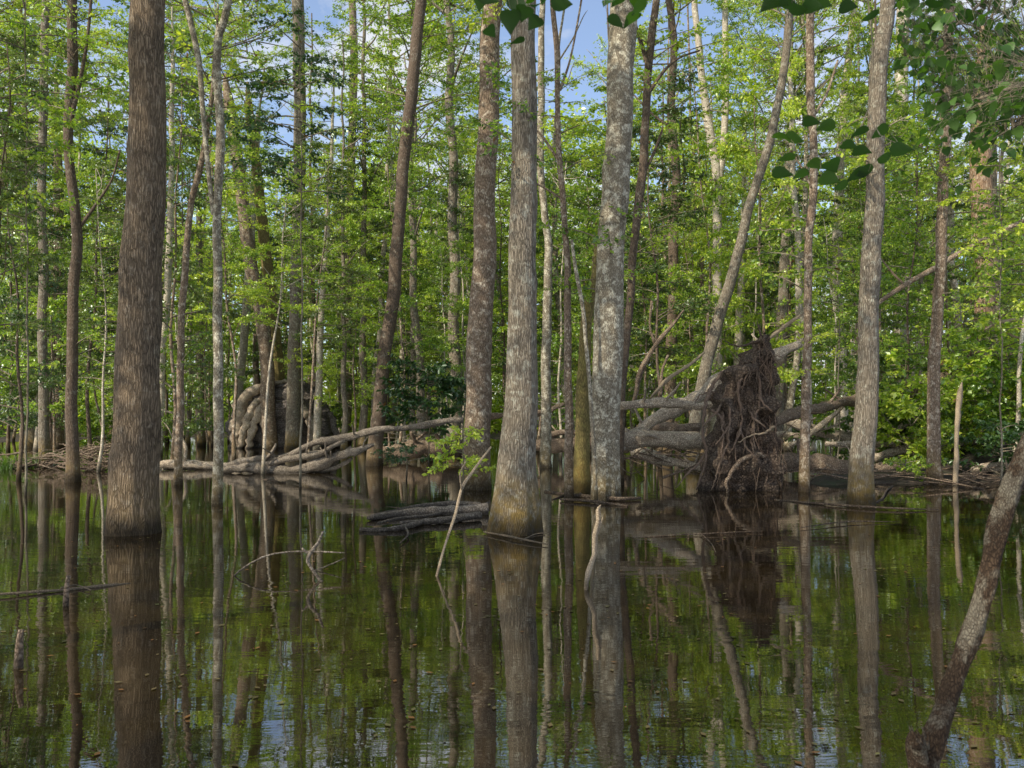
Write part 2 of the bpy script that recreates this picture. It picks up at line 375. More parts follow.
NSP={'bark_dark':4,'bark_brown':3,'bark_lichen':1,'bark_furrow':0,'bark_gray':1}
def tree(label, poly, Y, mat, name='tree', top=18, crown='can', flare=.35, flute=0, forks=(), cz=None, seg=None, cs=1.0, wob=.012, group=None, limbs=3, dY=0.0):
    """poly: (px,py,width px) from top of frame downwards; last is the base"""
    poly=list(poly)
    bx=W(poly[-1][0],HZ,Y)[0]
    t=thing(name,label,'tree',(bx,Y,0),group)
    O=np.array([bx,Y,0])
    P=[];R=[]
    for (px,py,w) in reversed(poly):
        p=W(px,py,Y)-O; P.append(p); R.append(w/2/F*Y)
    if P[0][2]>-.1: 
        P.insert(0,np.array([P[0][0],0,-.6])); R.insert(0,R[0])
    if P[1][2]<.3: pass
    zt=P[-1][2]; yoff=dY
    # continue above the frame with the same lean
    if top>zt+1 and zt>2:
        d=P[-1]-P[-2]; d=d/max(abs(d[2]),.3)
        a=P[-1]+d*(top-zt)*.5*np.array([.7,1,1]); b=P[-1]+d*(top-zt)*np.array([.5,1,1]); 
        a[2]=zt+(top-zt)*.5; b[2]=top
        P+= [a,b]; R+=[R[-1]*.75,R[-1]*.3]
    P,R=resample(P,R,.22 if Y<20 else .4)
    z=P[:,2]; P[:,1]+=dY*np.clip(z,0,30)/10
    ph=RNG.uniform(0,6,4)
    m_=np.clip(z/1.5,0,1)
    P[:,0]+=wob*m_*(np.sin(z*1.9+ph[0])+.6*np.sin(z*4.3+ph[1])); P[:,1]+=wob*2*m_*np.sin(z*1.4+ph[2])
    R=R*(1+flare*np.exp(-np.clip(z,0,99)/.33))
    sg=seg or (40 if Y<17 and R[2]>.15 else 12)
    k1=RNG.integers(5,8); 
    kn=[(RNG.uniform(.3,9),RNG.uniform(0,6.28),RNG.uniform(.06,.16),RNG.uniform(.10,.22)) for _ in range(9)]
    def disp(th,P):
        zz=np.clip(P[:,2:3],0,99); kk=0
        for kz,kt,ka,ks in kn: kk=kk+ka*np.exp(-((zz-kz)/ks)**2)*np.exp(-(np.sin((th-kt)/2)/.32)**2)
        return 1+kk+flute*np.exp(-zz/.5)*np.cos(k1*th+.8*np.sin(2*th))+.035*np.sin(3*th+zz*1.1+ph[0])*np.sin(zz*2.7+ph[1])+.02*np.sin(7*th+zz*2.3)+.018*np.sin(13*th-zz*1.1+ph[2])
    mb=MB(); tube(mb,P,R,sg,disp=disp)
    link('trunk',mb.mesh('trunk',[M[mat]]),t)
    for f in forks:   # extra stems: poly in px, dy offset
        mb=MB(); pp=[W(px,py,Y)-O+np.array([0,RNG.normal(0,.03),0]) for px,py,w in f]; rr=[w/2/F*Y for _,_,w in f]
        pp,rr=resample(pp,rr,.15); tube(mb,pp,rr,8); link('limb',mb.mesh('limb',[M[mat]]),t)
    if limbs and top>zt+2:
        for k in range(limbs):
            mb=MB(); i=RNG.integers(int(len(P)*.6),len(P)-2); a=RNG.uniform(0,6.28); L_=RNG.uniform(1.2,3)
            d=np.array([math.cos(a),math.sin(a),.6]); 
            if P[i][2]<zt+.5: i=len(P)-3
            rod(mb,[P[i],P[i]+d*L_*.5,P[i]+d*L_+np.array([0,0,.3])],R[i]*.5,.012,6,step=.3)
            link('limb',mb.mesh('limb',[M[mat]]),t)
    if crown:
        if Y<22: crown='spa' if RNG.random()<.5 else 'can'
        lst={'can':CAN,'und':UND,'spa':SPA}[crown]; me=lst[RNG.integers(len(lst))]
        c0=cz if cz is not None else max(zt*1.12+.8,8); i=np.argmin(abs(P[:,2]-(c0+2)))
        add_crown(t,P[i][0],P[i][1],c0,me,cs)
    if limbs: sprays(t,P,NSP.get(mat,1) if Y<30 else 3,Y)
    return t,O,P,R

SPR=[]
for i in range(5):
    mb=MB(); foliage(mb,-.3,.9,.95,6,9,8,.085,lambda u:1,.25,twig_len=.4,elev=(.1,.7))
    SPR.append(mb.mesh('leaf_spray',[M['leaf'],M['twig']],True))
def sprays(t,P,n,Y,z0=2.2):
    zt=H+HZ/F*Y
    for k in range(n):
        z=RNG.uniform(z0,zt); i=np.argmin(abs(P[:,2]-z)); o=link('leaf_spray',SPR[RNG.integers(5)],t,P[i]); o.rotation_euler=(0,0,RNG.uniform(0,6.28)); s_=RNG.uniform(.6,1.5); o.scale=(s_,)*3
tree('broad furrowed brown trunk standing in the water at the left, widest of all', [(149,-5,31),(147,128,35),(142,256,39),(139,350,41),(136,430,44),(133,500,47),(132,533,49)], 11.6,'bark_furrow',cz=9,flare=.10,flute=.035,top=17)
tree('thin dark leaning trunk left of the broad furrowed trunk', [(73,-5,9),(72,60,10),(68,122,9),(71,170,9),(77,240,10),(73,300,10),(72,400,11),(73,482,12)],20.4,'bark_dark',crown='spa',cz=9.5,flare=.3,
     forks=[[(70,125,5),(80,80,4),(88,40,3),(92,-10,3)],[(76,232,4),(95,205,3),(112,180,2),(120,150,2)]])
tree('slim grey forked tree between the furrowed trunk and the upturned mound', [(231,-5,7),(218,38,8),(217,90,8),(221,150,9),(218,205,8),(217,300,9),(219,400,10),(217,503,10)],15.5,'bark_lichen',crown='spa',cz=9,flare=.15,
     forks=[[(214,215,5),(209,170,5),(203,110,5),(198,60,6),(186,5,6),(180,-20,5)]])
tree('slender crooked sapling just right of the furrowed trunk', [(207,130,5),(200,170,6),(189,215,6),(184,290,7),(180,380,7),(178,485,8)],19.5,'bark_brown',crown='und',cz=6.2,flare=.2,top=11)
tree('grey upright trunk rising behind the fallen driftwood log', [(298,-5,12),(299,60,12),(300,140,12),(298,230,12),(296,300,13),(294,390,14),(293,449,16)],40,'bark_gray',flare=.15)
tree('leaning pinkish grey trunk in front of the upturned mound', [(228,100,10),(233,128,11),(240,180,12),(250,260,13),(259,300,14),(266,350,14),(268,400,14),(270,446,15)],41,'bark_brown',flare=.1,crown='can',cz=17)
tree('mossy olive trunk between the leaning trunk and the grey trunk', [(250,120,9),(258,180,10),(264,240,11),(272,300,11),(278,370,12),(277,410,12),(274,446,14)],42,'bark_moss',flare=.1,cz=17)
tree('pale leaning trunk behind the left end of the mound', [(256,150,7),(251,230,8),(248,290,9),(244,340,8),(239,385,9),(236,440,9)],46,'bark_pale',flare=.1)
tree('thin pale stem against the dark right half of the mound', [(330,180,4),(325,256,6),(321,320,6),(319,380,7),(317,445,8)],39,'bark_pale',flare=.1,crown='und',cz=11)
tree('straight dark slender trunk right of the mound', [(352,-5,7),(354,60,8),(352,140,8),(349,230,8),(348,330,8),(347,433,9)],50,'bark_brown',flare=.1)
tree('dark trunk leaning right, left of the three big middle trunks', [(421,-5,11),(413,80,12),(405,150,12),(399,220,12),(394,290,13),(386,345,13),(379,410,14),(374,465,16)],27,'bark_dark',flare=.15)
tree('tall brown trunk behind the left of the middle pair, lit on one side', [(493,-5,19),(490,45,20),(489,100,20),(487,150,21),(485,190,21),(484,256,23),(480,340,25),(477,420,26),(476,488,29)],18.4,'bark_brown',flare=.12)
tree('stout grey trunk with a swollen mossy base at the centre of the water', [(524,-5,24),(524,40,24),(524,130,25),(523,200,26),(523,256,27),(522,340,29),(519,430,35),(517,480,41),(516,505,47),(515,532,50)],11.65,'bark_gray',flare=.12,flute=.035,cz=9)
tree('pale narrow trunk seen behind the swollen middle trunk', [(542,20,6),(541,90,7),(541,170,7),(545,220,7),(549,250,8),(547,310,9),(546,380,10),(546,467,11)],26,'bark_lichen',flare=.15)
tree('dark crooked stem between the two stoutest middle trunks', [(553,-5,5),(557,60,6),(557,110,5),(561,170,6),(565,230,6),(568,300,7),(568,380,8),(569,498,9)],16.5,'bark_brown',crown='und',cz=10,flare=.15,top=15,
     forks=[[(561,165,3),(552,150,3),(538,132,2),(520,120,2)],[(560,90,3),(570,60,2),(578,20,2),(583,-10,2)],[(565,200,3),(548,190,2),(530,180,2)]])
tree('tall lichen blotched trunk right of the swollen middle trunk', [(624,-5,27),(622,40,27),(619,128,25),(615,190,27),(611,256,27),(608,340,29),(606,430,28),(606,496,28)],16.2,'bark_lichen',flare=.1)
tree('short leaning mossy trunk pressed against the lichen blotched trunk', [(598,240,6),(596,270,9),(588,310,11),(585,350,12),(582,420,14),(582,490,17)],17.4,'bark_moss',crown=None,flare=.15,top=5,limbs=0)
tree('very thin bare sapling in front of the lichen blotched trunk', [(572,240,3),(577,280,4),(584,320,4),(588,360,4),(592,410,4),(594,460,4),(596,500,4)],15.7,'bark_lichen',crown=None,flare=.1,top=4,limbs=0)
tree('dark forked tree just right of the lichen blotched trunk', [(657,-5,7),(651,35,8),(648,80,8),(646,120,8),(640,190,9),(634,250,8),(629,310,8),(623,370,9),(619,440,10),(618,484,11)],19.6,'bark_dark',flare=.2,
     forks=[[(648,70,5),(642,45,4),(636,25,4),(630,-10,3)],[(647,95,4),(665,70,3),(680,58,2),(700,50,2)],[(641,180,3),(655,150,3),(662,130,2)]])
tree('pale twin stemmed tree, left stem, behind the log pile', [(694,-5,6),(700,60,7),(705,100,8),(711,140,9),(717,180,9),(717,240,9),(717,330,10),(716,438,12)],44,'bark_pale',flare=.1,
     forks=[[(717,200,7),(723,150,7),(726,90,7),(725,20,6),(725,-15,5)]])
tree('grey trunk slanting steeply up to the right behind the root plate', [(792,-5,7),(788,30,8),(782,85,8),(767,150,9),(753,195,9),(740,245,10),(729,285,11),(713,340,12),(701,388,12),(694,440,14)],26,'bark_gray',flare=.1,crown='spa',cz=14)
tree('bright white thin trunk above the root plate', [(744,200,5),(742,256,6),(740,300,7),(738,350,8),(735,438,9)],46,'bark_pale',flare=.1)
tree('grey trunk with a pale foot right behind the root plate', [(790,140,7),(788,200,8),(785,260,10),(782,320,11),(778,390,12),(776,441,14)],42,'bark_gray',flare=.1)
tree('thin dark straight trunk right of the root plate', [(810,-5,8),(811,90,8),(813,180,8),(809,256,8),(807,330,8),(806,400,9),(804,492,11)],17.8,'bark_brown',flare=.1,crown='spa',
     forks=[[(811,120,3),(826,95,3),(838,60,2)],[(812,190,3),(800,165,2),(790,150,2)]])
tree('pale bending trunk deep in the wood left of the tall grey right trunk', [(856,-5,6),(851,40,7),(845,90,8),(841,150,9),(838,230,10),(838,300,10),(841,360,11),(842,441,12)],40,'bark_pale',flare=.1)
tree('tall pale grey trunk curving right at the top, largest on the right', [(889,-5,14),(884,30,15),(880,60,16),(876,130,17),(874,190,17),(872,256,18),(869,320,19),(866,400,21),(862,460,23),(861,505,25)],15.2,'bark_gray',flare=.1,flute=.01,cz=10)
tree('slim trunk with mossy foot on the right mud bank', [(950,-5,9),(948,60,9),(946,130,10),(943,200,10),(940,260,10),(937,330,11),(933,400,12),(934,470,13),(937,485,15)],19.8,'bark_brown',flare=.25,crown='spa',
     forks=[[(940,266,6),(920,276,5),(900,288,5),(878,304,4),(862,322,2)],[(941,264,6),(965,250,5),(1000,232,5),(1030,218,4)],[(905,285,3),(890,270,2),(880,255,1)]])
tree('thick broken trunk with peeling orange bark at the far right', [(982,100,19),(981,130,20),(981,180,20),(983,225,20),(984,280,18),(986,360,20),(986,436,22)],36,'bark_orange',flare=.1,crown='can',cz=15)
tree('grey trunk close behind the peeling orange trunk', [(990,140,10),(992,200,10),(994,270,10),(994,330,10),(990,400,11),(990,438,12)],39,'bark_gray',flare=.1)
tree('pale tan trunk deep between the two right hand trunks', [(903,-5,12),(902,60,13),(900,150,13),(902,250,13),(900,340,14),(901,432,16)],50,'bark_pale',flare=.1)
tree('greenish grey slim trunk near the left edge', [(46,-5,7),(44,80,8),(42,180,8),(43,260,9),(43,340,9),(44,462,10)],28,'bark_gray',flare=.15,crown='und',cz=10)
tree('wide shadowed trunk close behind the thin dark leaning trunk', [(58,180,9),(60,256,11),(59,330,12),(57,400,12),(56,445,14)],40,'bark_brown',flare=.15)
tree('grey swollen trunk at the left edge of the far wood', [(25,180,9),(26,260,10),(28,340,12),(29,400,15),(30,442,18)],42,'bark_gray',flare=.1)
tree('slender pale stem just right of the broad furrowed trunk', [(172,110,5),(171,200,6),(168,280,7),(163,350,6),(160,420,7),(159,452,7)],34,'bark_pale',flare=.1)
tree('slim grey trunk between crooked sapling and grey forked tree', [(199,230,6),(200,300,7),(200,370,7),(201,442,8)],44,'bark_gray',flare=.1)

# ------------------------------------------------------------ filler woods
def zone(px):
    for lim,s in ((60,'at the left edge'),(115,'left of the broad furrowed trunk'),(230,'right of the broad furrowed trunk'),(345,'around the upturned mound'),(465,'right of the mound'),(560,'behind the middle trunks'),(690,'right of the lichen blotched trunk'),(800,'behind the root plate'),(900,'around the tall grey right trunk'),(2000,'at the right edge')):
        if px<lim: return s
placed=[]
def spot(Y0,Y1,mind=.8,pxr=(-60,1084),gap=None):
    for _ in range(200):
        Y=math.sqrt(RNG.uniform(Y0*Y0,Y1*Y1)); px=RNG.uniform(*pxr); x=(px-CX)/F*Y
        if 218<px<348 and Y<46: continue
        if all((x-a)**2+(Y-b)**2>mind**2 for a,b in placed): break
    placed.append((x,Y)); return x,Y,px
def filler(kind,x,Y,px):
    dist='distant' if Y>48 else 'mid distance'
    if kind=='canopy':
        key=['gray','brown','dark','pale','lichen'][RNG.choice(5,p=[.25,.2,.15,.25,.15])]
        word={'gray':'grey','lichen':'mottled grey','brown':'brown','dark':'dark','pale':'pale'}[key]
        lab=f'{word} trunked {dist} tree standing {zone(px)}'
        s=RNG.uniform(.75,1.3); w=RNG.uniform(.7,1.25)
        t=thing('tree',lab,'tree',(x,Y,0),lab,RNG.uniform(0,6.28),(s*w,s*w,s))
        me,ax=TR[key][RNG.integers(3)]; link('trunk',me,t)
        gap=(60<px<125 or 555<px<600 or 640<px<745) or RNG.random()<.5
        if gap and RNG.random()<.45 and (60<px<125 or 555<px<600 or 640<px<745): pass
        elif gap: add_crown(t,ax[1][0],ax[1][1],RNG.uniform(8,10),SPA[RNG.integers(4)],1.1,name='crown')
        else: add_crown(t,ax[1][0],ax[1][1],RNG.uniform(8,13),CAN[RNG.integers(5)],RNG.uniform(.8,1.2)/w**.5,name='crown')
        if Y>34: add_crown(t,ax[0][0],ax[0][1],RNG.uniform(3,7),UND[RNG.integers(6)],RNG.uniform(.7,1.1)/w**.5,name='crown')
    elif kind=='under':
        lab=f'leafy {dist} sapling with thin stem {zone(px)}'
        s=RNG.uniform(.7,1.35)
        t=thing('sapling',lab,'sapling',(x,Y,0),lab,RNG.uniform(0,6.28),s)
        me,ax=STEM[RNG.integers(len(STEM))]; link('stem',me,t); z0=RNG.uniform(.7,3.4)
        if 222<px<350 and Y<46: z0=RNG.uniform(3.6,5)/s
        o=ax(np.array([z0+2]))[0]
        c=add_crown(t,o[0],o[1],z0,UND[RNG.integers(6)],RNG.uniform(.85,1.15)); c.scale[2]=(11.4-z0)/7.5
    elif kind=='pole':
        key=['gray','brown','dark','pale'][RNG.choice(4,p=[.25,.2,.1,.45])]
        lab=f'thin {dict(gray="grey").get(key,key)} {dist} pole tree {zone(px)}'
        w=RNG.uniform(.3,.7); t=thing('tree',lab,'tree',(x,Y,0),lab,RNG.uniform(0,6.28),(w,w,RNG.uniform(.6,.9)))
        t.rotation_euler=(RNG.normal(0,.04),RNG.normal(0,.05),RNG.uniform(0,6))
        me,ax=TR[key][RNG.integers(3)]; link('trunk',me,t)
        add_crown(t,ax[2][0],ax[2][1],14,SPA[RNG.integers(4)],1.3,name='crown')
for i in range(64):
    x,Y,px=spot(30,66,1.6); filler('canopy',x,Y,px)
for i in range(94):
    x,Y,px=spot(29,58,1.0); filler('under',x,Y,px)
for i in range(105):
    x,Y,px=spot(36,78,.5); filler('pole',x,Y,px)
for px,Y in ((345,36),(372,44),(392,50),(412,38),(440,46),(455,34),(478,52),(318,52)): filler('canopy',(px-CX)/F*Y,Y,px)
# nearer leafy saplings, mostly left and right
for px,Y in ((20,21),(98,24),(-20,17),(310,26),(262,23),(235,30),(400,29),(445,31),(560,30),(660,27),(645,33),(690,31),(760,29),(830,27),(905,24),(960,25),(1010,22),(1040,27),(880,30),(175,26)):
    filler('under',(px-CX)/F*Y,Y,px)
# low shrubs
for i in range(46):
    if i<26: x,Y,px=spot(40,58,.7)
    else: x,Y,px=spot(21.5,30,.5,(885,1050))
    lab=f'low leafy shrub on the {"right bank" if i>=26 else "far bank"} {zone(px)}'
    t=thing('shrub',lab,'shrub',(x,Y,max(0,ground_z(x,Y))-.05),lab,RNG.uniform(0,6.28),RNG.uniform(.7,1.5))
    link('foliage',SHR[RNG.integers(4)],t)
# trees beside and behind the viewpoint, which shade the pool
for x,y in ((-9,8),(-14,12),(-9,-2),(-16,2),(-11,5),(-6,4),(-13,8)):
    lab='tall shade tree standing outside the picture beside the pool'
    s=RNG.uniform(.85,1.1); t=thing('tree',lab,'tree',(x,y,0),lab,RNG.uniform(0,6),s)
    me,ax=TR['brown'][RNG.integers(3)]; link('trunk',me,t); add_crown(t,ax[1][0],ax[1][1],8,(CAN if x<-8 else SPA)[RNG.integers(4)],1.25,name='crown')

# far wood: one mass
def far_wood():
    mb=MB()
    n=150
    for i in range(n):
        Y=RNG.uniform(68,105); x=RNG.uniform(-.75,.75)*Y; h=RNG.uniform(16,26); r=RNG.uniform(.1,.28)
        a=RNG.normal(0,.03)
        z=np.linspace(0,h,5); tube(mb,np.stack([x+a*z+.2*np.sin(z*.4+i),z*0+Y,z],-1),np.linspace(r,r*.3,5),5,1+(i%2),cap=False)
    n=430000; Y=RNG.uniform(66,106,n); cl=RNG.integers(0,900,n)
    cxs=RNG.uniform(-.75,.75,900); cY=RNG.uniform(66,108,900); cz=24*RNG.uniform(0,1,900)**1.35; cr=RNG.uniform(1.2,3.2,900)
    p=np.stack([cxs[cl]*cY[cl],cY[cl],cz[cl]+1],-1)+RNG.normal(0,1,(n,3))*cr[cl][:,None]*np.array([.75,.6,.5]); p[:,2]=abs(p[:,2])
    d=RNG.normal(0,1,(n,3))*np.array([1,1,.5]); nn=RNG.normal(0,1,(n,3)); nn[:,2]+=.6
    leaves(mb,p,d,nn,RNG.uniform(.28,.55,n),0)
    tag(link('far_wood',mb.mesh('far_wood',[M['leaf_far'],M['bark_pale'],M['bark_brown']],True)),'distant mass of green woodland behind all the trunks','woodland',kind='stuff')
far_wood()

# ------------------------------------------------------------ fallen wood, root plates, sticks
def flat(px,py,z=0.0):
    Y=(H-z)*F/(py-HZ); return np.array([(px-CX)/F*Y,Y,z])
def log_thing(name,label,cat,parts,Y,mat='deadwood',group=None,pname='branch',seg=10,base=None):
    """parts: list of polylines (px,py,width px[,Y]); the first is the trunk of the log"""
    P0=parts[0]; bx=W(P0[0][0],HZ,P0[0][3] if len(P0[0])>3 else Y)
    t=thing(name,label,cat,(bx[0],bx[1],0),group); O=np.array([bx[0],bx[1],0])
    for k,pl in enumerate(parts):
        mb=MB(); P=[];R=[]
        for i,q in enumerate(pl):
            y=q[3] if len(q)>3 else Y+(0 if k==0 else .12*math.sin(k*2.1))
            P.append(W(q[0],q[1],y)-O); R.append(q[2]/2/F*y)
        P,R=resample(P,R,.16); ph=RNG.uniform(0,6,3); n=len(P); s=np.arange(n)*.16
        am=np.minimum(R*.35,.03)
        P[:,2]+=am*np.sin(s*3+ph[0])+RNG.normal(0,.10,n)*R; P[:,1]+=am*1.5*np.sin(s*2.2+ph[1])+RNG.normal(0,.12,n)*R; P[:,0]+=RNG.normal(0,.1,n)*R
        R=R*(1+.14*np.sin(s*4.3+ph[2])+.2*(RNG.random(n)-.5))
        tube(mb,P,R,14,disp=lambda th,P:1+.13*np.sin(2*th+P[:,0:1]*2.3)+.09*np.sin(5*th+P[:,0:1]*4)+.06*np.sin(9*th-P[:,0:1]*11))
        nm='trunk' if k==0 else pname
        if cat=='log' and s[-1]>2 and R.max()>.05:
            for b in range(3):
                i=RNG.integers(2,n-2); sb=MB(); d=RNG.normal(0,1,3)*np.array([.6,.5,.3])+np.array([0,-.3,.6]); d/=np.linalg.norm(d); l_=RNG.uniform(.15,.7)
                rod(sb,[P[i],P[i]+d*l_*.6,P[i]+d*l_+RNG.normal(0,.05,3)],R[i]*.35,R[i]*.15+.004,6,step=.12,lump=.3); link('snapped_twig',sb.mesh('snapped_twig',[M[mat]]),t)
        link(nm,mb.mesh(nm,[M[mat]]),t)
    return t
log_thing('driftwood_log','pale twisted driftwood log with splayed limbs lying in front of the upturned mound','log',[
  [(222,470,7),(262,468,11),(294,470,13),(317,467,12),(335,457,9),(358,450,6),(374,445,3)],
  [(223,466,5),(242,463,6),(269,458,7),(290,455,7),(312,445,7),(333,440,7),(354,435,7),(377,431,6),(400,428,6),(430,424,6),(463,420,5)],
  [(250,465,4),(283,461,7),(317,454,7),(332,446,4),(345,441,3)],
  [(290,469,7),(318,464,7),(340,455,6),(352,447,4)],
  [(300,470,6),(325,470,5),(346,462,4),(352,458,2)],
  [(255,470,5),(285,474,6),(320,476,4)],
  [(262,462,3),(272,452,3),(276,444,2)],
 ],23.4,'raftwood')
log_thing('reflection_branch','dark curving reflection of the driftwood limb, modelled as a half sunk branch','branch',[
  [(236,478,4,22.3),(290,486,5,20),(330,497,5,17.6),(365,505,4,15.6),(402,509,3,14.6)]],20,'rotwood')  # solid dark branch standing in for the driftwood limb's reflection
log_thing('fallen_log','low split log lying between the furrowed trunk and the driftwood','log',[
  [(160,466,7),(190,463,8),(215,466,8),(240,470,6)],[(162,471,4),(195,470,5),(228,474,3)],[(185,461,3),(186,448,3),(181,437,2)]],25,'deadwood')
log_thing('fallen_log','thick brown rotting log behind the driftwood tip','log',[
  [(382,452,12),(415,449,15),(450,447,16),(476,446,15)],[(410,444,3),(424,434,3),(430,428,2)]],29,'rotwood')
log_thing('fallen_log','rotting log lying behind the swollen middle trunk','log',[
  [(534,446,12),(560,444,14),(600,443,13),(628,446,12)],[(490,417,6),(520,415,6),(546,412,6),(564,404,3)],[(545,436,5),(575,432,5),(610,438,4)]],28,'rotwood')
log_thing('fallen_log','smooth pale trunk lying level against the left side of the root plate','log',[
  [(620,405,8),(650,404,9),(690,404,9),(718,405,10)]],19.2,'deadwood')
log_thing('fallen_log','thick stained trunk with dark hollow end left of the root plate','log',[
  [(622,442,16),(636,439,17),(660,440,17),(690,440,16),(712,441,16)],[(628,434,6),(622,428,4),(614,426,2)],[(624,447,6),(618,455,5),(612,462,3)]],20,'deadwood')
log_thing('fallen_log','grey trunk slanting up out of the log pile behind the root plate','log',[
  [(630,440,11),(645,427,12),(672,411,13),(700,394,14),(722,380,14),(740,370,13),(772,357,12),(800,345,8)]],21.5,'deadwood')
log_thing('fallen_log','green stained low log at the waterline below the log pile','log',[
  [(632,453,10,21),(655,457,10,20.5),(680,463,8,20),(704,470,5,19.5)]],20,'deadwood')
log_thing('fallen_log','dark log lying behind the log pile','log',[
  [(640,430,9),(665,428,10),(700,428,10)],[(662,446,3),(680,450,3)],[(690,436,3),(672,446,3)]],23,'rotwood')
log_thing('dead_branch','bleached stick pointing up from the top of the root plate','branch',[
  [(762,344,4),(775,334,4),(790,323,3),(803,314,2)]],18.3,'stick')
log_thing('fallen_log','long dark bough sloping up to the right behind the tall grey right trunk','log',[
  [(768,424,9,21),(800,412,10,22),(855,401,10,23.5),(890,396,10,24),(922,389,9,24),(950,372,8,24),(982,360,7,24),(1030,352,6,24)],
  [(880,396,3,24),(868,380,3,24),(860,362,2,24)],[(915,390,4,24),(906,402,5,24),(898,420,4,24)],[(950,372,3,24),(968,356,2,24),(985,350,2,24)]],24,'rotwood')
log_thing('fallen_log','straight slim log lying level across the right bank','log',[
  [(772,436,6),(820,434,6),(880,434,6),(950,432,6),(1016,434,5)]],25.5,'deadwood')
log_thing('fallen_log','short mossy log in front of the slim level log','log',[
  [(826,444,5),(860,443,6),(890,446,6),(918,451,4)]],23.5,'deadwood')
log_thing('fallen_log','fat black log resting on the mud between two right hand trunks','log',[
  [(780,462,17),(812,465,18),(860,469,18),(908,475,15)]],22,'rotwood')
log_thing('fallen_log','brown log at the foot of the bushes on the right bank','log',[
  [(940,452,9),(975,448,11),(1010,446,11),(1040,450,9)],[(985,442,3),(1000,432,3),(1012,420,2)]],24,'rotwood')
log_thing('dead_stub','upright broken stub on the right mud bank','stub',[
  [(954,492,6),(955,470,5),(957,440,5),(959,410,5),(960,393,6),(962,382,1)]],19.5,'stick')
log_thing('dead_branch','pale bare branch leaning over the right bank bushes','branch',[
  [(985,330,2),(1000,322,3),(1030,318,3)],[(998,323,2),(1012,336,2),(1030,340,2)]],22,'stick')
log_thing('dead_branch','forked bare branch standing behind the pale level trunk','branch',[
  [(634,402,5),(641,372,5),(655,345,4),(672,326,3),(684,310,2)],[(655,345,3),(650,325,2),(652,300,2)],[(660,398,4),(662,372,3),(668,355,2)]],24,'rotwood')
log_thing('dead_branch','pale bare branch rising from log pile toward slanting trunk','branch',[
  [(650,398,2),(668,380,4),(690,364,3),(705,352,2)]],22.5,'stick')
# water sticks
log_thing('leaning_stick','thin pale stick leaning out of the water left of the swollen trunk','stick',[
  [(435,584,2.6,8.3),(437,575,2.6,8.5),(445,545,3,8.7),(456,512,3,8.9),(461,490,2.4,9),(472,472,3,9.1),(491,447,2,9.2)],[(462,490,2,9),(460,474,1.5,9),(466,462,1,9)]],8.7,'stick')
log_thing('leaning_stick','jagged broken stick standing in water before the lichen blotched trunk','stick',[
  [(586,592,4,7.8),(588,572,5,8),(594,553,5,8.1),(595,535,6,8.1),(599,520,5,8.1),(598,511,4,8.1),(601,505,.6,8.1)],[(596,535,3,8.1),(600,526,2,8.1),(603,517,.6,8.1)]],8,'stick')
log_thing('bent_twig','arching bare twig rising from the water below the driftwood','branch',[
  [(234,577,1.3,8.5),(240,570,1.5,8.5),(262,557,1.6,8.6),(288,552,1.6,8.7),(320,552,1.4,8.8),(345,553,.8,8.8)],
  [(300,576,1,8.7),(325,567,1.4,8.8),(345,558,.9,8.9)]],8.6,'raftwood')
log_thing('bent_twig','upright hooked twig beside the arching bare twig','branch',[
  [(323,583,3,8.2),(314,572,3.5,8.3),(308,562,3.5,8.3),(311,552,3.5,8.3),(318,543,3,8.3),(323,531,2,8.3)],[(310,556,2,8.3),(302,548,1.5,8.3)]],8.3,'raftwood')
def flat_branch(label,pls,mat='rotwood',name='floating_branch',z=.01):
    q=flat(pls[0][0][0],pls[0][0][1]); t=thing(name,label,'branch',(q[0],q[1],0)); 
    for k,pl in enumerate(pls):
        P=[];R=[]
        for px,py,w in pl:
            p=flat(px,py); R.append(w/2/F*p[1]); p[2]=z; P.append(p-np.array([q[0],q[1],0]))
        P,R=resample(P,R,.1); s=np.arange(len(P))*.1; ph=RNG.uniform(0,6,2)
        P[:,2]+=.02*np.sin(s*1.3+ph[0])+np.minimum(R*.4,.05); P[:,1]+=.03*np.sin(s*2+ph[1]); R=R*(1+.3*(RNG.random(len(R))-.5))
        mb=MB(); tube(mb,P,R,8); nm='main_stem' if k==0 else 'side_twig'; link(nm,mb.mesh(nm,[M[mat]]),t)
flat_branch('pale tipped branch floating at the left in front of the furrowed trunk',[[(-30,600,2),(20,596,3),(60,592,3),(100,587,4),(131,583,2)],[(60,592,2),(75,588,1),(92,592,1)]],'stick')
flat_branch('grey weathered log raft afloat left of the swollen trunk',[[(368,521,5),(400,517,9),(440,515,12),(488,514,13)],[(360,531,4),(390,531,5),(412,528,6),(428,523,4)],[(385,514,3),(420,509,6),(452,507,6),(480,508,5)],[(400,525,4),(440,524,7),(480,520,8)],[(372,518,2),(398,512,3),(425,514,3)],[(455,524,2),(470,515,3),(488,506,3)],[(405,531,2),(408,538,2),(400,545,1)],[(378,526,2),(400,522,3),(430,519,3),(452,512,2)]],'raftwood',z=.03)
flat_branch('long thin dark branch afloat in front of the root plate',[[(618,539,.8),(660,537,1.4),(715,535,1.2),(760,533,.5)],[(800,529,.8),(850,524,1.4),(900,523,.6)],[(700,535,1),(712,545,1),(718,556,1)]])
flat_branch('tangle of dark twigs afloat around the lichen blotched trunk',[[(545,492,3),(580,497,4),(615,501,4),(640,500,3)],[(560,501,2),(590,503,3),(628,507,2)],[(570,488,2),(590,500,2),(600,506,2)],[(552,500,2),(570,493,2),(582,484,2)]],'rotwood')
flat_branch('small twigs caught at the foot of the swollen trunk',[[(484,534,1.5),(505,538,2),(530,543,2),(548,546,1)],[(520,541,1.2),(535,535,1.2),(545,534,1)]],'stick')
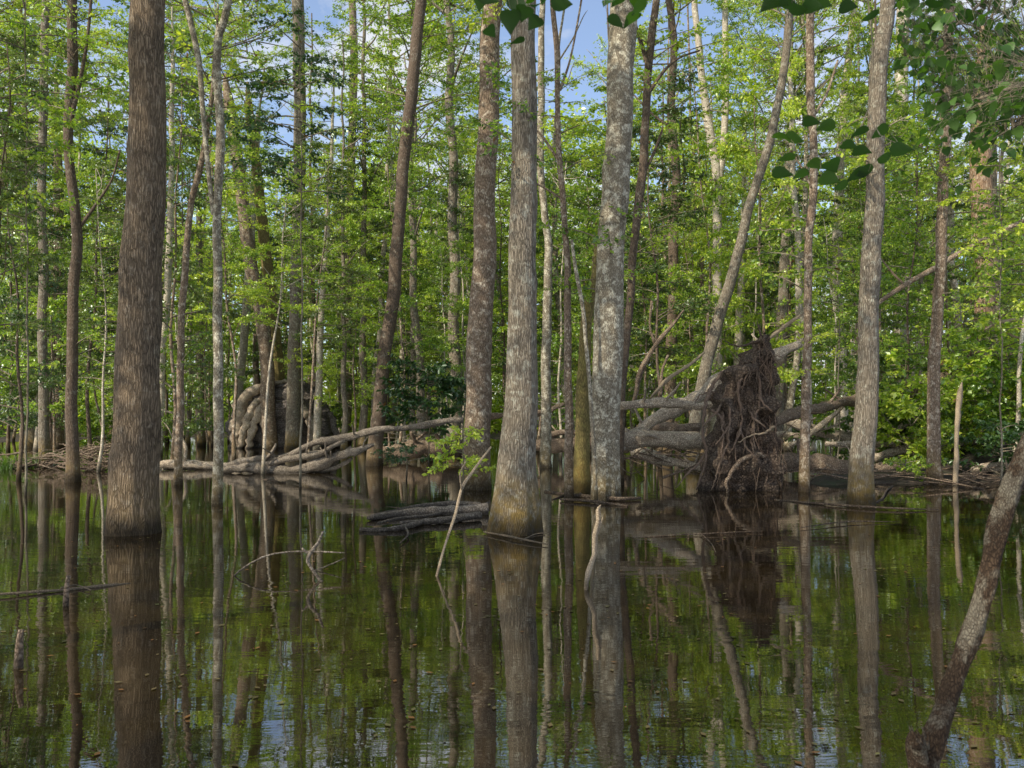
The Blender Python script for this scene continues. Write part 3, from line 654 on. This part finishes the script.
flat_branch('submerged bough breaking the surface right of the tall grey trunk',[[(775,500,1.5),(830,506,2.5),(890,510,2),(940,511,1)],[(860,508,2),(880,500,2),(892,486,2)]])
for px,py,w,h,l in ((66,606,6,30,'short dark stub in the water left of the furrowed trunk'),(19,668,7,38,'dark broken stub in the left foreground water')):
    Y=base_Y(py); t=log_thing('broken_stub',l,'stub',[[(px-1,py+14,w,Y),(px,py-h*.5,w*.9,Y),(px+2,py-h,w*.7,Y)]],Y,'rotwood')
# brush and debris at left
def brush(label,px0,px1,py0,py1,Y,n,mat,r=(.006,.03),L=(.5,2.2),up=.25):
    c=W((px0+px1)/2,HZ,Y); t=thing('brush_pile',label,'brush',(c[0],Y,0)); mb=MB()
    for i in range(n):
        p=W(RNG.uniform(px0,px1),0,Y)-np.array([c[0],Y,0]); p[2]=H-(RNG.uniform(py0,py1)-HZ)/F*Y; p[1]=RNG.normal(0,.6)
        a=RNG.choice([0,math.pi])+RNG.normal(0,.5); l=RNG.uniform(*L); d=np.array([math.cos(a),math.sin(a)*.7,RNG.normal(.05,up)])*l*.5
        k=RNG.normal(0,.1,3); q0=p-d; q1=p+d; q0[2]=max(q0[2],-.05); rr=RNG.uniform(*r)
        rod(mb,[q0,p+k,q1],rr,rr*.35,5,step=.25)
    link('twigs',mb.mesh('twigs',[M[mat]]),t)
log_thing('fallen_log','sunlit tan log slanting down to the right bank behind the thin dark straight trunk','log',[[(778,420,7),(810,428,9),(845,438,9),(872,446,8)]],24.6,'deadwood')
log_thing('fallen_log','sunlit tan log crossing low between two right hand trunks','log',[[(876,458,8),(900,452,9),(928,445,9),(948,441,7)]],23.2,'deadwood')
log_thing('fallen_log','tan log end poking out behind the upright broken stub','log',[[(940,444,9),(962,441,11),(990,440,11),(1004,439,9)],[(965,437,4),(980,424,3),(992,418,2)]],23.6,'deadwood')
log_thing('fallen_log','pale log low at the right edge under the dark bush','log',[[(970,470,7),(1000,466,9),(1035,463,9)]],20.8,'deadwood')
log_thing('dead_branch','tan broken limb crossing above the slim level log','branch',[[(790,446,4),(815,430,5),(836,414,4),(850,396,2)],[(815,430,3),(830,428,2),(846,420,1)]],24,'deadwood')
log_thing('dead_branch','grey bare limb slanting over the right bank before the bushes','branch',[[(880,440,5),(905,424,5),(925,406,4),(946,392,3),(962,384,2)],[(918,412,3),(922,398,2),(920,388,1)]],23.4,'deadwood')
brush('heap of brown dead twigs between dark leaning trunk and furrowed trunk',82,118,446,474,25,90,'rotwood')
brush('tangled grey branches on the bank at the far left',0,70,452,474,26,50,'rotwood',r=(.01,.05))
brush('dead twigs scattered under the bough on the right mud bank',800,930,470,492,20.5,40,'rotwood',up=.15)
brush('fine dead twigs behind the brown rotting log',385,470,438,458,31,40,'deadwood')
brush('twig litter at the right bank under the bushes',930,1030,468,495,20,60,'rotwood',up=.2)
brush('dark tangle of twigs under the log pile',625,705,448,468,20.3,40,'rotwood',up=.3)

# upturned root plates
def loft(mb,sil,Y,O,depth,nz=60,seg=64,amp=.07,fr=2.2,mat=0):
    ys=np.array([s[0] for s in sil],float); xl=np.array([s[1] for s in sil]); xr=np.array([s[2] for s in sil])
    if len(sil[0])>3: yo=np.array([s[3] for s in sil])
    else: yo=0*ys
    yy=np.linspace(ys.min(),ys.max(),nz); o=np.argsort(ys)
    L_=np.interp(yy,ys[o],xl[o]); R_=np.interp(yy,ys[o],xr[o]); V=[]
    for k,y in enumerate(yy):
        c=W((L_[k]+R_[k])/2,y,Y); hw=(R_[k]-L_[k])/2/F*Y
        for j in range(seg):
            th=j/seg*2*math.pi; ct,st=math.cos(th),math.sin(th)
            x=abs(ct)**.8*math.copysign(1,ct)*hw; d=abs(st)**.8*math.copysign(1,st)*min(depth,hw*1.2+.1)
            p=Vector((c[0]+x,Y+d,c[2])); n=mn.fractal(p*fr,1,2,4)*amp*2+mn.noise(p*7)*amp*.7
            V.append([p.x+ct*n,p.y+st*n*1.6,p.z+mn.noise(p*3+Vector((9,9,9)))*amp]-O)
    V=np.array(V); i=np.arange(nz-1)[:,None]*seg; j=np.arange(seg)[None,:]
    q=np.stack([i+j,i+(j+1)%seg,i+seg+(j+1)%seg,i+seg+j],-1).reshape(-1,4)
    n=len(V); V=np.vstack([V,V[:seg].mean(0)]); jj=np.arange(seg)
    mb.add(V,q,np.stack([jj*0+n,(jj+1)%seg,jj],-1),mat); return V[:-1].reshape(nz,seg,3)
def root_plate():
    Y=18.3; O=np.array([(740-CX)/F*Y,Y,0]); t=thing('root_plate','tall upturned root plate of a fallen tree, brown soil and hanging roots','root plate',O)
    sil=[(500,698,782),(480,702,778),(462,704,776),(445,709,775),(430,713,773),(412,714,771),(398,711,770),(385,716,770),(375,727,770),(364,737,771),(355,750,770),(346,756,769),(338,761,767),(334,763,766)]
    mb=MB(); G=loft(mb,sil,Y,O,.42,nz=60,seg=64,amp=.12,fr=2.6)
    link('soil',mb.mesh('soil',[M['soil']]),t)
    mb=MB()
    for i in range(210):
        k=RNG.integers(2,50); j=RNG.integers(30,66)%64
        p=G[k,j].copy(); L_=RNG.uniform(.2,1.3); r=RNG.choice([.003,.005,.008,.014],p=[.35,.35,.2,.1])
        out=np.array([p[0]*.25,-.5,0]); n=6; a=RNG.normal(0,.45); P=[p]
        d=np.array([math.sin(a)*.6,-.15,-1.0 if RNG.random()<.75 else .5]); d/=np.linalg.norm(d)
        for s in range(n):
            d=d+RNG.normal(0,.22,3)+np.array([0,0,-.1]); d/=np.linalg.norm(d); q=P[-1]+d*L_/n
            kk=int(np.clip(np.interp(q[2],G[::-1,0,2],np.arange(60)[::-1]),0,59)); fy=G[kk,48,1]; 
            q[1]=min(q[1],fy+ .9*abs(q[0]-G[kk,:,0].mean())**2-.02+RNG.normal(0,.03)); q[2]=max(q[2],-.05)
            P.append(q)
        P=np.array(P); tube(mb,P,np.linspace(r,r*.35,len(P)),4)
    link('fine_roots',mb.mesh('fine_roots',[M['root']]),t)
    def R(pl,nm='root',mt='root'):
        mb=MB(); P=[W(x,y,Y+dy)-O for x,y,w,dy in pl]; rr=[w*.23/F*Y for x,y,w,dy in pl]; P,rr=resample(P,rr,.08); rr=rr*np.linspace(1.3,.6,len(rr)); P=P+RNG.normal(0,.012,P.shape)
        rr=rr*(1+.2*(RNG.random(len(rr))-.5)); tube(mb,P,rr,8); link(nm,mb.mesh(nm,[M[mt]]),t)
    R([(766,455,6,-.5),(752,456,9,-.6),(740,462,10,-.7),(730,474,10,-.75),(726,486,10,-.75),(728,500,9,-.7)],mt='rotwood')
    R([(766,344,7,0),(752,343,6,-.1),(740,346,5,-.2),(728,343,4,-.25),(724,338,2,-.3)],mt='soil')
    R([(764,346,9,0),(759,330,5,0),(757,318,2,0)],mt='soil')
    R([(722,372,5,-.3),(712,386,7,-.4),(706,402,8,-.4),(703,430,7,-.45),(706,460,6,-.5),(696,490,5,-.5)])
    R([(770,360,7,-.2),(774,400,8,-.3),(775,440,8,-.3),(780,480,9,-.3),(786,502,8,-.3)],mt='soil')
    R([(745,366,5,-.4),(738,390,6,-.5),(742,420,5,-.5),(735,445,5,-.6),(738,470,4,-.6)])
    R([(712,410,6,-.4),(722,420,6,-.5),(728,440,5,-.6),(720,465,5,-.6),(712,490,4,-.6)])
    R([(758,372,5,-.4),(760,400,6,-.5),(752,430,5,-.55),(756,450,5,-.6)])
    R([(706,455,5,-.4),(694,468,5,-.5),(684,478,4,-.6),(676,488,3,-.7)])
    R([(775,425,5,-.3),(765,432,5,-.5),(750,436,4,-.6),(738,443,3,-.65)],mt='stick')
    R([(715,392,4,-.3),(700,395,3,-.3),(694,404,2,-.3)])
    for k in range(9):
        x=RNG.uniform(712,770); y=RNG.uniform(385,440); dx=RNG.uniform(-22,22); dy=RNG.uniform(15,50)
        R([(x,y,4,-.45),(x+dx*.3,y+dy*.4,5,-.6),(x+dx*.8,y+dy*.8,4,-.65),(x+dx,y+dy,3,-.65)],'root')
root_plate()
def mound():
    Y=42.5; O=np.array([(283-CX)/F*Y,Y,0]); t=thing('upturned_mound','broad grey upturned root mound behind the slim trunks at the left','root plate',O)
    sil=[(452,230,337),(436,231,335),(422,232,333),(410,234,330),(400,238,325),(392,244,320),(387,258,314),(384,272,309),(381,288,303)]
    mb=MB(); G=loft(mb,sil,Y,O,1.4,amp=.16,fr=1.0); link('soil',mb.mesh('soil',[M['soil_gray']]),t)
    def R(pl,mt='deadwood'):
        mb=MB(); P=[W(x,y,Y+dy)-O for x,y,w,dy in pl]; rr=[w/2/F*Y for x,y,w,dy in pl]; P,rr=resample(P,rr,.2); rr=rr*(.8+.35*(RNG.random(len(rr))-.5)); P=P+RNG.normal(0,.05,P.shape); tube(mb,P,rr,12,disp=lambda th,P:1+.2*np.sin(2*th+P[:,2:3]*1.5)+.14*np.sin(5*th+P[:,2:3]*4)); link('root',mb.mesh('root',[M[mt]]),t)
    R([(262,388,12,-1.0),(248,396,16,-1.2),(240,410,14,-1.3),(236,428,12,-1.4),(234,448,10,-1.5)])
    R([(268,392,8,-1.3),(256,406,9,-1.5),(248,420,9,-1.6),(242,436,8,-1.7),(240,450,7,-1.7)])
    R([(266,402,7,-1.4),(258,416,8,-1.6),(252,430,8,-1.7),(248,448,7,-1.8)])
    R([(300,398,6,-1.4),(304,412,7,-1.5),(312,424,9,-1.6),(314,438,10,-1.6),(312,450,9,-1.6)])
    R([(262,386,8,-.8),(276,383,8,-.9),(292,382,6,-.9)])
    R([(330,412,5,-1.0),(334,428,6,-1.0),(338,448,6,-1.0)],'soil_gray')
    R([(262,420,6,-1.5),(266,434,6,-1.6),(268,450,6,-1.6)])
mound()

# ------------------------------------------------------------ leaves near the camera
def heart(mb,p,d,n,size,mat=0):
    d=d/np.linalg.norm(d); s=np.cross(d,n); s/=np.linalg.norm(s); u=np.cross(s,d)
    ts=[-.04,.10,.3,.52,.76,1.0]; ws=[.12,.36,.43,.37,.2,.01]; dr=[0,.01,.02,.0,-.05,-.12]; V=[]; cur=RNG.uniform(.05,.16)
    for t_,w_,z_ in zip(ts,ws,dr):
        t0=max(t_,0) if w_>.2 or t_>0 else 0
        m=p+d*t_*size+u*z_*size*1.5 if t_>=0 else p
        V+= [p+d*t_*size+s*w_*size+u*(z_+cur*w_/.4*.6)*size, m, p+d*t_*size-s*w_*size+u*(z_+cur*w_/.4*.6)*size]
    q=[]; 
    for k in range(5): q+= [[3*k,3*k+1,3*k+4,3*k+3],[3*k+1,3*k+2,3*k+5,3*k+4]]
    mb.add(V,q,None,mat,True,np.full(len(q),RNG.random()))
def leaning_tree():
    Y=3.05; t_=[(905,920,26,3.0),(925,768,25,3.02),(950,700,22,3.04),(968,640,21,3.05),(985,580,21,3.06),(1003,520,22,3.08),(1024,455,22,3.1),(1075,330,21,3.2),(1125,200,19,3.3),(1180,20,16,3.4),(1250,-250,13,3.6),(1300,-600,9,4)]
    q=W(905,HZ,3.0); O=np.array([q[0],3.0,0]); t=thing('leaning_tree','crooked lichen spotted small tree leaning into the lower right corner, leaves overhead','tree',O)
    def R(pl,nm,mt='bark_brown',seg=20,step=.03,off=True):
        mb=MB(); P=[W(x,y,yy)-O for x,y,w,yy in pl]; rr=[w*.43/F*yy for x,y,w,yy in pl]; P,rr=resample(P,rr,step)
        ph=RNG.uniform(0,6,3); s=np.arange(len(P))*step
        P[:,0]+=np.minimum(rr*.25,.012)*np.sin(s*9+ph[0]); rr=rr*(1+.06*np.sin(s*13+ph[1])+.04*np.sin(s*31))
        tube(mb,P,rr,seg,disp=lambda th,P:1+.09*np.sin(3*th+P[:,2:3]*7)+.06*np.sin(5*th-P[:,2:3]*23)+.05*np.sin(9*th+P[:,2:3]*61)); return link(nm,mb.mesh(nm,[M[mt]]),t)
    R(t_,'trunk','bark_spot')
    mb=MB()
    for k in range(14):
        a=k/14*6.28; b0=W(918+6*math.cos(a),740,2.93+.03*math.sin(a))-O; tube(mb,[b0+np.array([.01,0,-.03]),b0+np.array([RNG.normal(-.006,.006),0,RNG.uniform(.01,.05)])],[.012,.001],4)
    link('splinters',mb.mesh('splinters',[M['bark_spot']]),t)
    R([(922,800,22,2.98),(922,768,22,2.96),(919,750,21,2.94),(918,738,19,2.93),(918,735,17,2.93)],'stub','bark_spot')
    limbs=[[(1125,200,10,3.3),(1060,78,5,3.9),(1024,84,5,4.2),(985,97,4,4.4),(935,110,2,4.6)],
           [(1180,20,10,3.4),(1050,-60,8,3.3),(900,-50,6,3.2),(760,-60,5,3.2),(620,-45,4,3.2),(500,-30,3,3.1)],
           [(860,-50,3,3.2),(872,40,1.4,3.2),(868,110,1.2,3.2),(840,150,1.2,3.2),(800,160,1,3.2),(775,170,.8,3.2)],
           [(868,110,1,3.2),(880,135,1,3.2),(905,146,.8,3.2)],
           [(1180,20,7,3.4),(1080,-30,5,4.2),(1000,-10,4,4.6),(950,30,3,4.8),(905,60,2,4.8)],
           [(1125,200,6,3.3),(1070,150,4,4),(1024,130,3,4.5),(985,140,2,4.6)]]
    LF=[]; LP=[]
    for l in limbs:
        R(l,'limb','twig',6,.06)
        LP.append(resample([W(x,y,yy)-O for x,y,w,yy in l],[1]*len(l),.03)[0])
    LP=np.concatenate(LP)
    mb=MB()
    A=[(340,415),(390,365),(430,380),(310,475),(405,495),(450,495),(300,520),(350,525),(440,535),(470,560),(530,525),(300,410),(530,398),(590,398),(645,420),(655,450),(600,475),(505,438),(540,455),(545,515),(260,15),(320,10),(350,30),(420,10),(500,20),(560,50),(290,5),(390,20),(760,10),(720,75)]
    for X,Yy in A:
        px,py=682+X/3,Yy/3; p=W(px,py,3.2+RNG.normal(0,.06))-O
        a=RNG.choice([0,math.pi],p=[.6,.4])+RNG.normal(0,.5); d=np.array([math.cos(a),math.sin(a),RNG.normal(-.12,.15)]); n=np.array([RNG.normal(0,.25),RNG.normal(.6,.25),1])
        heart(mb,p-d*.035,d,n,RNG.uniform(.06,.088)); LF.append(p-d*.035)
    B=[(450,100),(505,65),(575,70),(515,125),(415,10),(440,-10),(530,10),(600,5),(660,10),(580,15),(790,10),(820,5),(890,5),(830,70),(865,60),(880,30),(560,-5),(545,40)]
    for X,Yy in B:
        px,py=342+X/3,Yy/3; p=W(px,py,3.1+RNG.normal(0,.06))-O
        a=RNG.uniform(0,6.28); d=np.array([math.cos(a),math.sin(a),RNG.normal(-.5,.3)]); n=np.array([RNG.normal(0,.25),RNG.normal(.5,.3),1])
        heart(mb,p-d*.04,d,n,RNG.uniform(.055,.095)); LF.append(p-d*.04)
    link('leaves',mb.mesh('leaves',[M['leaf_near']],True),t)
    mb=MB()
    for i in range(1150):
        px=RNG.uniform(896,1100); py=RNG.uniform(-60,150)*(.35+.65*min(1,max(0,(px-890)/90)))
        if RNG.random()<.4: px=RNG.uniform(925,1060); py=RNG.normal(95,30)
        p=W(px,py,4.6+RNG.normal(0,.35))-O; a=RNG.uniform(0,6.28); d=np.array([math.cos(a),math.sin(a),RNG.normal(-.7,.5)]); n=np.array([RNG.normal(0,.4),RNG.normal(.5,.4),1])
        heart(mb,p,d,n,RNG.uniform(.036,.066)); LF.append(p)
    for p in LF:
        dd=np.linalg.norm(LP-p,axis=1)+(LP[:,2]<p[2])*.02; q=LP[np.argmin(dd)]
        mid=(p+q)/2+np.array([0,0,.02+.04*np.linalg.norm(p-q)])
        P,rr=resample([q,mid,p],[.0013,.0009,.0006],.05); tube(mb,P,rr,4,1)
    link('leaves',mb.mesh('leaves',[M['leaf_near'],M['twig']],True),t)
M['bark_spot'] = bark('spotted_bark', (.032,.021,.013), (.11,.075,.048), lichen=(.18,.165,.13), lichen_amt=.75, furrow=120, stretch=.35, vertical=True, strength=.9, patch=(.045,.026,.015))
leaning_tree()

# leafy sprays and shrubs at chosen places
def leafy(name,label,cat,px,py,Y,w_px,h_px,nb,ntw,nl,ls,mat='leaf_dark',fine=False,stem=True):
    b=W(px,py,Y); R=w_px/2/F*Y; h=h_px/F*Y; z0=max(0,b[2]-h/2)
    t=thing(name,label,cat,(b[0],Y,0)); mb=MB()
    foliage(mb,z0,z0+h,R,nb,ntw,nl,ls,lambda u:1.1-.4*abs(u-.5),.25,fine,twig_len=max(.25,R*.4))
    link('foliage',mb.mesh('foliage',[M[mat],M['twig']],True),t)
    if stem:
        mb=MB(); rod(mb,[[0,0,-.4],[.04,.02,z0*.5],[0,0,z0+h]],.03,.01,6,step=.4,wob=.02); link('stem',mb.mesh('stem',[M['twig']]),t)
leafy('bush','dark green broadleaf bush between the dark leaning trunk and the brown middle trunk','bush',428,398,27,95,62,30,14,9,.16,'leaf_dark',True)
leafy('bush','small green bush growing at the foot of the brown middle trunk','bush',462,452,17.6,80,50,14,9,8,.09,'leaf',True)
leafy('bush','low leafy sprig on the water left of the brown middle trunk','bush',405,455,21,60,18,10,7,8,.09,'leaf_dark',True)
leafy('bush','bright leafy bush behind the right mud bank','bush',905,400,24,120,90,26,15,9,.13,'leaf_bright',True)
leafy('bush','dark bush at the right edge above the mud','bush',1000,462,20.5,95,55,26,15,9,.12,'leaf_dark',True)
leafy('bush','green bush right of the broken stub','bush',990,380,23,130,110,30,16,9,.13,'leaf',True)
leafy('bush','low leafy sprig beside mossy foot of the slim trunk','bush',905,468,20.5,70,18,12,8,8,.09,'leaf',True)
leafy('bush','low green bush behind the slim level log','bush',830,442,25,70,36,16,10,8,.11,'leaf_bright',True)
leafy('bush','russet and green bush left of the tall grey right trunk','bush',838,300,24,90,110,20,12,8,.10,'leaf',False)
leafy('leafy_sapling','dark leafy sapling with layered sprays right of the grey forked tree','sapling',300,118,19,150,150,26,14,10,.10,'leaf_dark',False)
leafy('leafy_sapling','leafy sapling crossing the dark leaning trunk at the left edge','sapling',25,110,17,150,230,26,14,10,.10,'leaf',False)
leafy('leafy_sapling','small leafy sapling in front of the furrowed trunk foliage level','sapling',152,80,10.6,80,46,12,8,8,.07,'leaf_dark',False,True) if False else None
leafy('leafy_sapling','slim leafy sapling arching right of the slim right bank trunk','sapling',1000,240,19,120,200,24,13,9,.10,'leaf',False)
# ferny grass at left
def tuft(label,px,py,Y,n,h):
    b=W(px,HZ,Y); t=thing('grass_tuft',label,'grass',(b[0],Y,-.02)); mb=MB()
    for i in range(n):
        a=RNG.uniform(0,6.28); l=h*RNG.uniform(.5,1.1); o=RNG.normal(0,.12,2); s=np.linspace(0,1,5)
        P=np.stack([o[0]+math.cos(a)*l*.8*s**1.5,o[1]+math.sin(a)*l*.8*s**1.5,l*(s-.55*s**2.4)],-1); w_=np.array([-math.sin(a),math.cos(a),0])*.011
        ww=(1-s)[:,None]*w_; V=np.concatenate([P-ww,P+ww]); q=[[k,k+1,k+6,k+5] for k in range(4)]
        mb.add(V,q,None,0,False,np.full(4,RNG.random()))
    link('blades',mb.mesh('blades',[M['leaf_bright']],True),t)
for i,(px,Y,l) in enumerate(((4,25,'arching grass clump at the far left edge'),(30,26,'arching grass clump below the far left trunks'),(62,27,'grass clump behind the foot of the dark leaning trunk'),(104,30,'grass clump beside the furrowed trunk'),(890,22.5,'grass clump at the back of the right mud bank'))): tuft(l,px,0,Y,90,1.0)
# floating litter
def litter():
    mb=MB(); n=5200; c=110; cx=RNG.uniform(-14,14,c); cy=RNG.uniform(4,34,c); k=RNG.integers(0,c,n); p=np.stack([cx[k]+RNG.normal(0,1.2,n),cy[k]+RNG.normal(0,.5,n),np.full(n,.006)],-1)
    a=RNG.uniform(0,6.28,n); d=np.stack([np.cos(a),np.sin(a),a*0],-1); nn=np.tile([0,0,1.],(n,1))+RNG.normal(0,.05,(n,3)); leaves(mb,p,d,nn,RNG.uniform(.018,.06,n),0)
    tag(link('floating_litter',mb.mesh('floating_litter',[M['litter']],True)),'scattered specks and small leaves floating on the water','litter',kind='stuff')
M['litter']=leafmat('litter_leaf',[(0.0,(.05,.035,.015)),(.5,(.12,.09,.04)),(1.0,(.14,.18,.05))],trans=.05,dead=.3)
litter()

# ------------------------------------------------------------ camera, light
cam=bpy.data.cameras.new('camera'); co=bpy.data.objects.new('camera',cam); COL.objects.link(co)
co.location=(0,0,H); co.rotation_euler=(math.radians(90),0,0)
cam.sensor_width=36; cam.lens=F/1024*36; cam.shift_y=(HZ-384)/1024.0; cam.clip_end=3000; cam.clip_start=.05
sc.camera=co
cam.dof.use_dof=True; cam.dof.focus_distance=16; cam.dof.aperture_fstop=5.6
EL=math.radians(41); AZ=math.radians(230)   # azimuth clockwise from +Y
sd=Vector((math.sin(AZ)*math.cos(EL),math.cos(AZ)*math.cos(EL),math.sin(EL)))
sun=bpy.data.lights.new('sun','SUN'); sun.energy=5; sun.angle=math.radians(.5); sun.color=(1,.93,.78)
so=bpy.data.objects.new('sun',sun); COL.objects.link(so); so.rotation_euler=sd.to_track_quat('Z','Y').to_euler()
w=bpy.data.worlds.new('World'); sc.world=w; w.use_nodes=True; nt=w.node_tree
bg=nt.nodes['Background']; sky=nt.nodes.new('ShaderNodeTexSky'); sky.sky_type='NISHITA'; sky.sun_disc=False
sky.air_density=1.0; sky.dust_density=1.0; sky.ozone_density=1.0; sky.sun_elevation=EL; sky.sun_rotation=AZ; tcw=nt.nodes.new('ShaderNodeTexCoord'); mpw=nt.nodes.new('ShaderNodeMapping'); mpw.inputs['Scale'].default_value=(1,1,2.2); nt.links.new(tcw.outputs['Generated'],mpw.inputs[0])
cl=ramp(nt,noise_(nt,mpw.outputs[0],3.2,7,.6,.3),[(.47,.10),(.62,.92)])
nt.links.new(mixc(nt,cl,mixc(nt,1.0,sky.outputs[0],(1.35,1.4,1.5),'MULTIPLY'),(6.2,6.3,6.5)),bg.inputs[0]); bg.inputs[1].default_value=.15
sc.view_settings.view_transform='Standard'; sc.view_settings.look='None'; sc.view_settings.exposure=0; sc.view_settings.gamma=1
sc.cycles.max_bounces=5; sc.cycles.diffuse_bounces=3; sc.cycles.glossy_bounces=2; sc.cycles.transmission_bounces=3
sc.cycles.use_denoising=True
sc.cycles.use_adaptive_sampling=False
